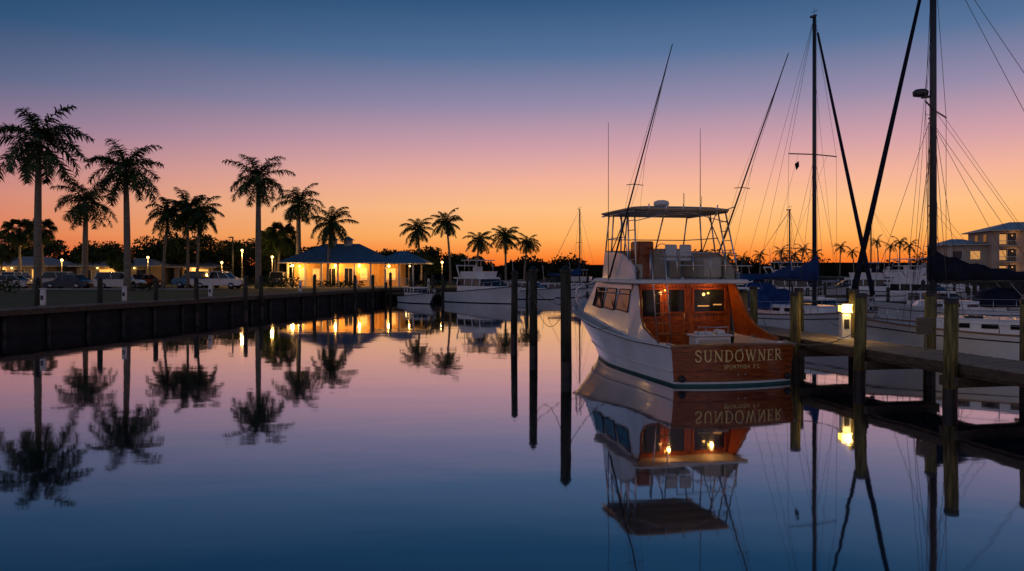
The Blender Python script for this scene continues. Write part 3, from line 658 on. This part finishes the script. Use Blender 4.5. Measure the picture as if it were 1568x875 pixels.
for s in (-1,1):
    T=[((s*1.78,2.95,zb),(s*1.6,3.55,zh)),((s*1.74,3.7,zb+.6),(s*1.62,4.1,zh)),((s*1.72,4.5,zb+.85),(s*1.62,4.7,zh)),((s*1.7,5.5,zb+.9),(s*1.62,5.5,zh)),((s*1.5,6.7,zb+.9),(s*1.5,6.3,zh)),((s*.6,7.2,zb+.9),(s*.7,6.6,zh))]
    for a,b in T: mb.tube([a,b],.026,'chrome',6)
    mb.tube([(s*1.74,3.7,zb+.6),(s*1.62,4.9,zh)],.02,'chrome',5); mb.tube([(s*1.7,5.5,zb+.9),(s*1.6,4.2,zh)],.02,'chrome',5)
    for k in range(1,7):
        t=k/7
        a=Vector(T[0][0]).lerp(Vector(T[0][1]),t); b=Vector((s*1.74,3.7,zb)).lerp(Vector(T[1][1]),t)
        if t>.25: mb.tube([a,b],.015,'chrome',5)
    mb.tube([(s*1.72,4.3,4.35),(s*1.7,5.5,4.35),(s*1.5,6.55,4.35)],.018,'chrome',5)
mb.tube([(-1.5,6.55,4.35),(1.5,6.55,4.35)],.018,'chrome',5)
mb.tube([(-1.62,3.5,zh-.35),(-.2,3.5,zh-.02)],.015,'chrome',5); mb.tube([(1.62,3.5,zh-.35),(.2,3.5,zh-.02)],.015,'chrome',5)
for z in (.45,.85): mb.tube([(-.55,2.6,zb+z),(1.1,2.6,zb+z),(1.75,3.1,zb+z)],.018,'chrome',5)
for x,y in ((-.55,2.6),(0,2.6),(.6,2.6),(1.1,2.6),(1.75,3.1),(-1.45,2.6)): mb.tube([(x,y,zb),(x,y,zb+.85)],.018,'chrome',5)
for x in (-1.2,-.6,0,.6,1.2): mb.tube([(x,3.42,zh-.15),(x,3.3,zh+.2)],.02,'chrome',6)
mb.obj('tower_frame',sb)
mb=MB()
A=[(-1.36,2.15,.5),(-1.36,2.6,zb),(-1.36,2.75,zb+.95)]; B=[(-.9,2.15,.5),(-.9,2.6,zb),(-.9,2.75,zb+.95)]
mb.tube(A,.02,'chrome',6); mb.tube(B,.02,'chrome',6)
for k in range(8):
    t=(k+.6)/8; y=2.15+.45*t; z=.5+(zb-.5)*t; mb.box(-1.36,-.9,y-.05,y+.05,z-.012,z+.012,'teak')
mb.obj('ladder',sb)
mb=MB(); mb.box(-.62,.5,1.05,1.6,.5,1.28,'gel',.04); mb.box(-.68,.56,1.0,1.65,1.28,1.34,'white',.02); mb.box(-.5,.0,1.2,1.5,1.34,1.42,'gel',.02)
mb.tube([(-.55,1.1,1.34),(-.55,1.1,1.56),(.42,1.1,1.56),(.42,1.1,1.34)],.02,'chrome'); mb.box(.1,.36,1.15,1.45,1.34,1.47,'white',.03)
for x in (-.3,.05): mb.tube([(x,1.1,1.34),(x,1.1,1.56)],.014,'chrome',5)
mb.box(-.55,.42,1.02,1.045,.7,1.2,'gelcream'); mb.obj('bait_station',sb)
mb=MB()
for s in (-1,1):
    us=[.58+.42*i/10 for i in range(11)]
    mb.tube([she(u,s,.08,.68*min(1,(u-.55)*8)) for u in us],.02,'chrome',6)
    mb.tube([she(u,s,.08,.35*min(1,(u-.55)*8)) for u in us],.014,'chrome',5)
    for u in us[1::2]: mb.tube([she(u,s,.08),she(u,s,.08,.68)],.016,'chrome',5)
    for yy in (.3,2.2): mb.box(s*1.85-.04,s*1.85+.04,yy-.12,yy+.12,1.15,1.2,'chrome',.01)
    mb.tube([(s*1.9,3.6,2.5),(s*1.86,6.5,2.5)],.014,'chrome',5)
mb.obj('bow_rail',sb)
mb=MB(); mb.tube([(-1.95,5.1,2.9),(-1.95,5.1,8.3)],.016,'alu',5,r1=.008); mb.tube([(1.35,4.9,zh+.1),(1.35,4.9,8.2)],.016,'alu',5,r1=.008); mb.tube([(.6,4.6,zh+.15),(.6,4.6,5.9)],.014,'alu',5); mb.tube([(1.7,5.6,zh),(1.75,5.6,zh+.7)],.01,'alu',4)
mb.obj('antennas',sb)
mb=MB()
for s,tip in ((-1,(-1.85,0,9.6)),(1,(1.75,0,9.55))):
    b=Vector((s*1.88,5.2,3.0)); t=Vector(tip)
    mb.tube([b,b.lerp(t,.5),t],.036,'alu',7,r1=.014)
    c=b.lerp(t,.45); 
    for dx in (-.28,.28): mb.tube([c,c+Vector((dx,-.03,.02-abs(dx)*.2))],.012,'alu',4); mb.tube([b.lerp(t,.12),c+Vector((dx*.5,0,0)),b.lerp(t,.9)],.005,'rig',4)
    mb.tube([b.lerp(t,.98),b.lerp(t,.6)+Vector((.12,.2,-.2)),(s*1.7,3.2,3.8)],.005,'rig',4)
    mb.tube([b.lerp(t,.36),(s*1.62,4.3,zh)],.018,'chrome',5)
mb.obj('outriggers',sb)
# ================================================================== SAILBOATS
def sailboat(x,y,th,Ln,beam,mast_h,J,boom_z,spr,sprz,cover='navy',jib=True,dodger=True,name='sailboat',radar=False,mr=.1,detail=True,jibcol='navy',boomL=4.2,flag=False):
    e=empty(name,(x,y,0),th)
    b=beam/2
    S=smooth_tab([(0,b*.72),(.25,b*.95),(.5,b),(.75,b*.75),(.9,b*.36),(1,.03)]); Wt=smooth_tab([(0,b*.5),(.25,b*.8),(.5,b*.87),(.75,b*.52),(.9,b*.18),(1,.01)])
    Z=smooth_tab([(0,1.1),(.4,1.08),(.7,1.2),(1,1.42)])
    mb=MB(); pt=hull(mb,Ln*.88,Ln,S,Wt,Z,bot='navy',boot='white',nu=20)
    def sh(u,s,dx=0,dz=0): p=pt(u,tab(Z,u),s); return (p[0]-s*dx,p[1],p[2]+dz)
    mb.add([sh(0,-1),sh(0,1),pt(0,-.3,1),pt(0,-.3,-1)],[(0,1,2,3)],'gel')
    for s in (-1,1):
        mb.tube([sh(i/20,s,0,.02) for i in range(21)],.035,'teak' if detail else 'white',5)
        st=[]
        for i in range(21):
            u=i/20; z=tab(Z,u)*.82; p=pt(u,z,s); st.append((p[0]+s*.006,p[1],z))
        mb.tube(st,.022,'navy',4)
    mb.obj('hull',e)
    mb=MB()
    for i in range(20):
        u0,u1=i/20,(i+1)/20; mb.add([sh(u0,-1),sh(u0,1),sh(u1,1),sh(u1,-1)],[(0,1,2,3)],'deck')
    mb.obj('deck',e)
    mb=MB(); y0,y1=Ln*.3,Ln*.76; w=b*.58
    mb.loft([[(-w*k,y0,z),(w*k,y0,z),(w*k,y1-1.2,z),(w*.5*k,y1-o,z),(-w*.5*k,y1-o,z),(-w*k,y1-1.2,z)] for z,k,o in ((1.1,1,0),(1.5,.95,.25),(1.58,.86,.4))],'gel')
    for s in (-1,1):
        for k in range(4):
            yy=y0+.5+k*.85; mb.box(s*w*.98-.02,s*w*.98+.02,yy,yy+.5,1.26,1.42,'glass',.005)
    mb.box(-.3,.3,y1-2.1,y1-1.5,1.58,1.64,'glass',.02); mb.box(-w*.8,w*.8,.5,y0-.1,1.12,1.3,'gel',.05)
    mb.obj('cabin_trunk',e)
    my=Ln-J
    mb=MB(); mb.tube([(0,my,1.1),(0,my,mast_h*.6),(0,my,mast_h)],mr,'alu',10,r1=mr*.8)
    for sz in ([sprz] if sprz else []):
        mb.tube([(-spr,my-.1,sz-.02),(0,my,sz),(spr,my-.1,sz-.02)],.03,'alu',6)
    mb.box(-.06,.06,my-.25,my+.1,mast_h,mast_h+.08,'alu'); mb.tube([(0,my,mast_h),(0,my,mast_h+.45)],.008,'rig',4); mb.tube([(.0,my-.2,mast_h+.25),(0,my+.25,mast_h+.25)],.012,'rig',4)
    mb.obj('mast',e)
    if radar:
        mb=MB(); mb.lathe(0,my+.42,[(9.62,.1),(9.66,.26),(9.8,.28),(9.88,.2)],'alu',12); mb.box(-.05,.05,my+.1,my+.4,9.55,9.63,'alu'); mb.obj('radar',e)
    mb=MB(); mb.tube([(0,my-.1,boom_z-.15),(0,my-boomL,boom_z-.08)],.07,'alu',8); mb.obj('boom',e)
    mb=MB(); rings=[]
    for i in range(25):
        t=i/24; yy=my+.16-(boomL+.1)*t; hh=(.95*(1-t)**3+.24+.05*math.sin(i*1.9)); hw=.17*(1-.45*t)+.03*math.sin(i*1.7)
        rings.append([(hw*math.cos(a*math.pi/5)*(1 if math.sin(a*math.pi/5)<0.3 else .7),yy,boom_z-.1+hh*.45+hh*.55*math.sin(a*math.pi/5)) for a in range(10)])
    mb.loft(rings,cover,smooth=True); mb.obj('sail_cover',e)
    bow=Vector((0,Ln-.05,1.5)); mh=Vector((0,my,mast_h))
    if jib:
        mb=MB(); a=bow.lerp(mh,.05); c=bow.lerp(mh,.94)
        n=24; mb.tube([a.lerp(c,i/n) for i in range(n+1)],mr*.95,jibcol,8,r1=mr*.45); mb.lathe(0,Ln-.08,[(1.5,.12),(1.56,.12),(1.62,.07),(1.7,.12)],'alu',8); mb.obj('furled_headsail',e)
    mb=MB(); q=.009 if detail else .012
    mb.tube([bow,mh],q,'rig',4); mb.tube([(0,.1,1.3),mh],q,'rig',4)
    for s in (-1,1):
        ch=Vector((s*b*.93,my-.15,1.15))
        if sprz:
            mb.tube([ch,(s*spr,my-.1,sprz),mh],q,'rig',4)
            mb.tube([(s*b*.9,my+.5,1.15),(0,my,sprz-.1)],q,'rig',4); mb.tube([(s*b*.9,my-.8,1.15),(0,my,sprz-.1)],q,'rig',4)
            mb.tube([(s*.5,my-boomL*.7,boom_z+.1),(s*spr*.6,my-.1,sprz)],q*.7,'rig',4)
        else: mb.tube([ch,mh],q,'rig',4)
        mb.tube([(s*.09,my+.12,1.3),(s*.05,my+.1,mast_h-.2)],q*.8,'rig',4)
        mb.tube([(s*.6,my+.9,1.3),(s*.02,my+.05,mast_h*.8)],q*.8,'rig',4)
    mb.tube([(0,my-boomL,boom_z),(0,my-.05,mast_h-.1)],q,'rig',4)
    mb.obj('rigging',e)
    mb=MB()
    for s in (-1,1):
        for k in range(9):
            u=.04+k*.115; mb.tube([sh(u,s,.07),sh(u,s,.07,.62)],.014,'chrome',5)
        for dz in (.32,.62): mb.tube([sh(.04+k*.05,s,.07,dz) for k in range(20)],.007 if dz<.5 else .01,'chrome',4)
    mb.tube([sh(.93,-1,.07,.62),sh(.99,-1,0,.68),sh(.99,1,0,.68),sh(.93,1,.07,.62)],.016,'chrome',5); mb.tube([sh(.04,-1,.07,.62),sh(.04,1,.07,.62)],.016,'chrome',5)
    mb.obj('guard_rails',e)
    if dodger:
        mb=MB(); rings=[]
        for yy,h,w_ in ((y0+1.3,1.55,.95),(y0+.9,2.1,.98),(y0+.3,2.3,1.0),(y0-.6,2.25,1.0)):
            rings.append([(-w_*b*.7,yy,1.3),(-w_*b*.66,yy,h-.15),(-w_*b*.45,yy,h),(w_*b*.45,yy,h),(w_*b*.66,yy,h-.15),(w_*b*.7,yy,1.3)])
        mb.loft(rings,cover,closed=False,smooth=True)
        rings=[]
        for yy,h in ((.6,2.75),(1.2,2.9),(2.2,2.92),(2.8,2.78)):
            rings.append([(-b*.75,yy,h-.15),(-b*.4,yy,h),(b*.4,yy,h),(b*.75,yy,h-.15)])
        mb.loft(rings,cover,closed=False,smooth=True)
        for s in (-1,1):
            for yy in (.6,2.8): mb.tube([(s*b*.75,1.7,1.2),(s*b*.75,yy,2.6)],.014,'chrome',5)
        mb.obj('dodger_and_bimini',e)
    if flag:
        mb=MB(); mb.add([(.9,my,sprz-.35),(1.15,my,sprz-.5),(1.05,my,sprz-.8),(.88,my,sprz-.6)],[(0,1,2,3)],'navy'); mb.obj('burgee',e)
    return e
sailboat(21.26,24.4,math.radians(52),10.5,3.4,15.3,3.0,3.0,1.9,9.1,'navy',radar=True,mr=.125,boomL=5.2)
sailboat(12.1,43.4,math.radians(-159.5),10,3.2,15.2,3.8,2.9,1.4,8.7,'bluecv',mr=.105,jibcol='navy',flag=True)
sailboat(29,42,math.radians(75),9.5,3.1,11.5,3.2,2.8,1.0,6.8,'navy',mr=.06,jib=False,detail=False)
sailboat(3.6,95,math.radians(-70),7.5,2.5,10.5,2.6,2.6,.8,6.5,'bluecv',detail=False,mr=.07,dodger=False,jib=False)
sailboat(17.2,62,math.radians(-150),8.5,2.8,7.5,3,2.7,.7,4.8,'bluecv',detail=False,mr=.06,jib=False)
sailboat(52,100,math.radians(80),9.5,3,11,3,2.7,.9,7,'navy',detail=False,mr=.08,jib=False)
# ================================================================== MOTOR CRUISERS
def cruiser(x,y,th,Ln,beam,fly=True,name='motor_cruiser',top='gel'):
    e=empty(name,(x,y,0),th); b=beam/2; k=Ln/10
    S=smooth_tab([(0,b*.9),(.3,b),(.55,b),(.8,b*.72),(.93,b*.35),(1,.03)]); Wt=smooth_tab([(0,b*.85),(.3,b*.9),(.55,b*.8),(.8,b*.4),(.93,b*.12),(1,.01)])
    Z=smooth_tab([(0,.95*k),(.4,1.1*k),(.7,1.35*k),(1,1.6*k)])
    mb=MB(); pt=hull(mb,Ln*.86,Ln,S,Wt,Z,bot='navy',boot='white',top=top,nu=16)
    def sh(u,s,dx=0,dz=0): p=pt(u,tab(Z,u),s); return (p[0]-s*dx,p[1],p[2]+dz)
    mb.add([sh(0,-1),sh(0,1),pt(0,-.3,1),pt(0,-.3,-1)],[(0,1,2,3)],top)
    for i in range(16):
        u0,u1=i/16,(i+1)/16; mb.add([sh(u0,-1,0,-.03),sh(u0,1,0,-.03),sh(u1,1,0,-.03),sh(u1,-1,0,-.03)],[(0,1,2,3)],'deck')
    for s in (-1,1): mb.tube([sh(i/16,s) for i in range(17)],.04,'black',5)
    mb.obj('hull',e)
    mb=MB(); h0=1.1*k; h1=2.35*k; w=b*.75
    def rr(z,kk,f,a=0): return [(-w*kk,Ln*.22+a,z),(w*kk,Ln*.22+a,z),(w*kk,Ln*.6-f,z),(w*.6*kk,Ln*.72-f*1.5,z),(-w*.6*kk,Ln*.72-f*1.5,z),(-w*kk,Ln*.6-f,z)]
    mb.loft([rr(h0*.9,1,0),rr(h0+.45*k,.98,.15*k)],'gel',caps=False); mb.loft([rr(h0+.45*k,.975,.15*k),rr(h1-.15*k,.92,.8*k)],'glass',caps=False); mb.loft([rr(h1-.15*k,.98,.75*k,-.5*k),rr(h1,1,.8*k,-.6*k)],'white')
    for q in range(4):
        for s in (-1,1): 
            yy=Ln*.22+q*Ln*.11; mb.tube([(s*w*.985,yy,h0+.45*k),(s*w*.93,yy,h1-.15*k)],.06,'gel',5)
    mb.obj('cabin',e)
    if fly:
        mb=MB(); mb.loft([rr(h1+.002,.9,1.1*k,.3*k),rr(h1+.55*k,.97,1.0*k,.5*k)],'gel'); mb.box(-.5*k,.5*k,Ln*.36,Ln*.36+.3,h1+.5*k,h1+1.0*k,'vinyl',.04)
        mb.tube([(-w,Ln*.26,h1),(-w*.9,Ln*.2,h1+1.1*k),(w*.9,Ln*.2,h1+1.1*k),(w,Ln*.26,h1)],.08,'white',6)
        for s in (-1,1): 
            mb.tube([(s*w*.8,Ln*.3,h1+.5*k),(s*w*.75,Ln*.3,h1+1.55*k)],.03,'chrome',5); mb.tube([(s*w*.8,Ln*.48,h1+.5*k),(s*w*.75,Ln*.46,h1+1.55*k)],.03,'chrome',5)
        mb.box(-w*.85,w*.85,Ln*.26,Ln*.5,h1+1.55*k,h1+1.63*k,'white',.02); mb.obj('flybridge',e)
    mb=MB()
    for s in (-1,1):
        mb.tube([sh(.55+.045*i,s,.06,.6*k) for i in range(11)],.02,'chrome',5)
        for i in range(0,11,2): mb.tube([sh(.55+.045*i,s,.06),sh(.55+.045*i,s,.06,.6*k)],.018,'chrome',5)
    mb.tube([(0,Ln*.25,h1),(0,Ln*.22,h1+3*k)],.02,'white',4); mb.obj('rails_and_antenna',e)
cruiser(-6.0,81.5,math.radians(-138),10.5,3.6); cruiser(-10.5,79.5,math.radians(-150),6.5,2.3,False); cruiser(-1.5,88.8,math.radians(-120),8,2.8,False); cruiser(2,92,math.radians(-100),7,2.5,False)
cruiser(5.5,100,math.radians(-110),8,2.6); cruiser(13.2,54,math.radians(-165),9,3,False); cruiser(17.5,70,math.radians(-160),9,3); cruiser(23,78,math.radians(-90),10,3.2)
cruiser(40,80,math.radians(70),10,3.3); cruiser(33,72,math.radians(-150),9,3); cruiser(46,84,math.radians(80),11,3.6); cruiser(53,90,math.radians(95),10,3.3); cruiser(60,104,math.radians(90),12,3.8); cruiser(30,96,math.radians(-100),9,3)
cruiser(26,56,math.radians(-120),7.5,2.6,False); cruiser(15.6,48,math.radians(-150),7,2.5,False)
def fdock(x0,x1,y,name='finger_dock'):
    mb=MB(); mb.box(x0,x1,y,y+1.6,.75,.85,'plank'); mb.box(x0,x1,y-.06,y,.6,.86,'beam')
    n=int((x1-x0)/3)
    for i in range(n+1): mb.tube([(x0+i*3,y-.2,-1),(x0+i*3,y-.2,1.9)],.13,'piledark',7)
    mb.obj(name)
fdock(20,58,74); fdock(16,40,59.5); fdock(-13,0,82.4); fdock(5,40,104)
# ================================================================== MAIN DOCK
dk=empty('timber_dock',(9.17,25.6,0),math.atan(.2016))
mb=MB(); yy=-19
while yy<16:
    h=1.05+R.uniform(-.008,.008); o=R.uniform(-.02,.02)
    mb.box(.14+o,1.98+o,yy,yy+.135,h-.045,h,'plank'); yy+=.147
mb.obj('deck_boards',dk)
mb=MB()
for x in (.2,1.0,1.85): mb.box(x-.04,x+.04,-19,16,.74,1.0,'beam')
for y in [-16.8+3.36*i for i in range(10)]: mb.box(-.1,2.2,y-.3,y-.18,.5,.737,'beam'); mb.box(-.1,2.2,y+.18,y+.3,.5,.737,'beam')
mb.box(.085,.135,-19,16,.82,1.03,'beam'); mb.obj('stringers',dk)
for y in (0,-3.26,-6.73,-10.1,-13.5,3.4,6.8,10.2,13.6):
    piling(-.06,y,2.6+R.uniform(-.06,.06),.16,parent=dk,name='piling_near',cap='flat')
for y in (.2,-3.3,-6.66,-10.1,-13.4,3.4,6.8,10.2,13.6):
    piling(2.16,y,2.62+R.uniform(-.06,.06),.16,parent=dk,name='piling_far',cap='flat')
mb=MB(); mb.box(13.5,30,20.3,21.4,.72,.8,'plank'); mb.box(13.5,30,20.22,20.297,.6,.81,'beam')
for i in range(5): mb.tube([(14+i*4,21.6,-1),(14+i*4,21.6,1.7)],.13,'piledark',8)
mb.obj('finger_dock')
e=empty('dock_light_pedestal',(10.62,25.4,1.05))
mb=MB(); mb.box(-.2,.2,-.18,.18,0,.05,'white',.01); mb.box(-.15,.15,-.13,.13,.05,.85,'white',.03); mb.box(-.19,.19,-.17,.17,.85,.9,'white',.01); mb.box(-.2,.2,-.18,.18,1.08,1.14,'white',.02); mb.box(-.08,.08,-.142,-.131,.35,.65,'black'); mb.obj('body',e)
mb=MB(); mb.box(-.16,.16,-.14,.14,.9,1.08,'bulby'); mb.obj('lens',e)
lamp('pedestal_light',(0,-.3,1.0),32,(1,.6,.15),.06,e); lamp('pedestal_light_far',(0,.3,1.0),18,(1,.6,.15),.06,e)
def rope(name,a,b,sag,r=.014):
    a=Vector(a);b=Vector(b); mb=MB(); mb.tube([a.lerp(b,i/16)-Vector((0,0,sag*4*(i/16)*(1-i/16))) for i in range(17)],r,'rope',5); mb.obj(name)
rope('mooring_line',(8.05,23.3,1.2),(9.7,22.4,1.55),.25); rope('mooring_line',(8.2,24.6,1.2),(9.1,28.9,1.5),.2); rope('mooring_line',(3.4,27.4,1.3),(1.67,24.5,2.3),.35,.012); rope('mooring_line',(2.9,32,1.9),(.8,29.6,2.5),.3,.012); rope('mooring_line',(.8,29.6,2.3),(1.67,24.5,2.2),.9,.01)
rope('mooring_line',(12.99,30.85,1.4),(10.8,27,1.5),.2); 
mb=MB()
for k in range(9):
    t=k*.05; mb.tube([(11.52+.2*math.cos(a*.6283),22.25+.2*math.sin(a*.6283),1.5+t+.012*math.sin(a)) for a in range(11)],.024,'rope',5)
mb.tube([(11.45,22.05,1.5),(11.43,22.0,1.1),(11.5,22.02,.75)],.03,'rope'); mb.obj('hose_coil')
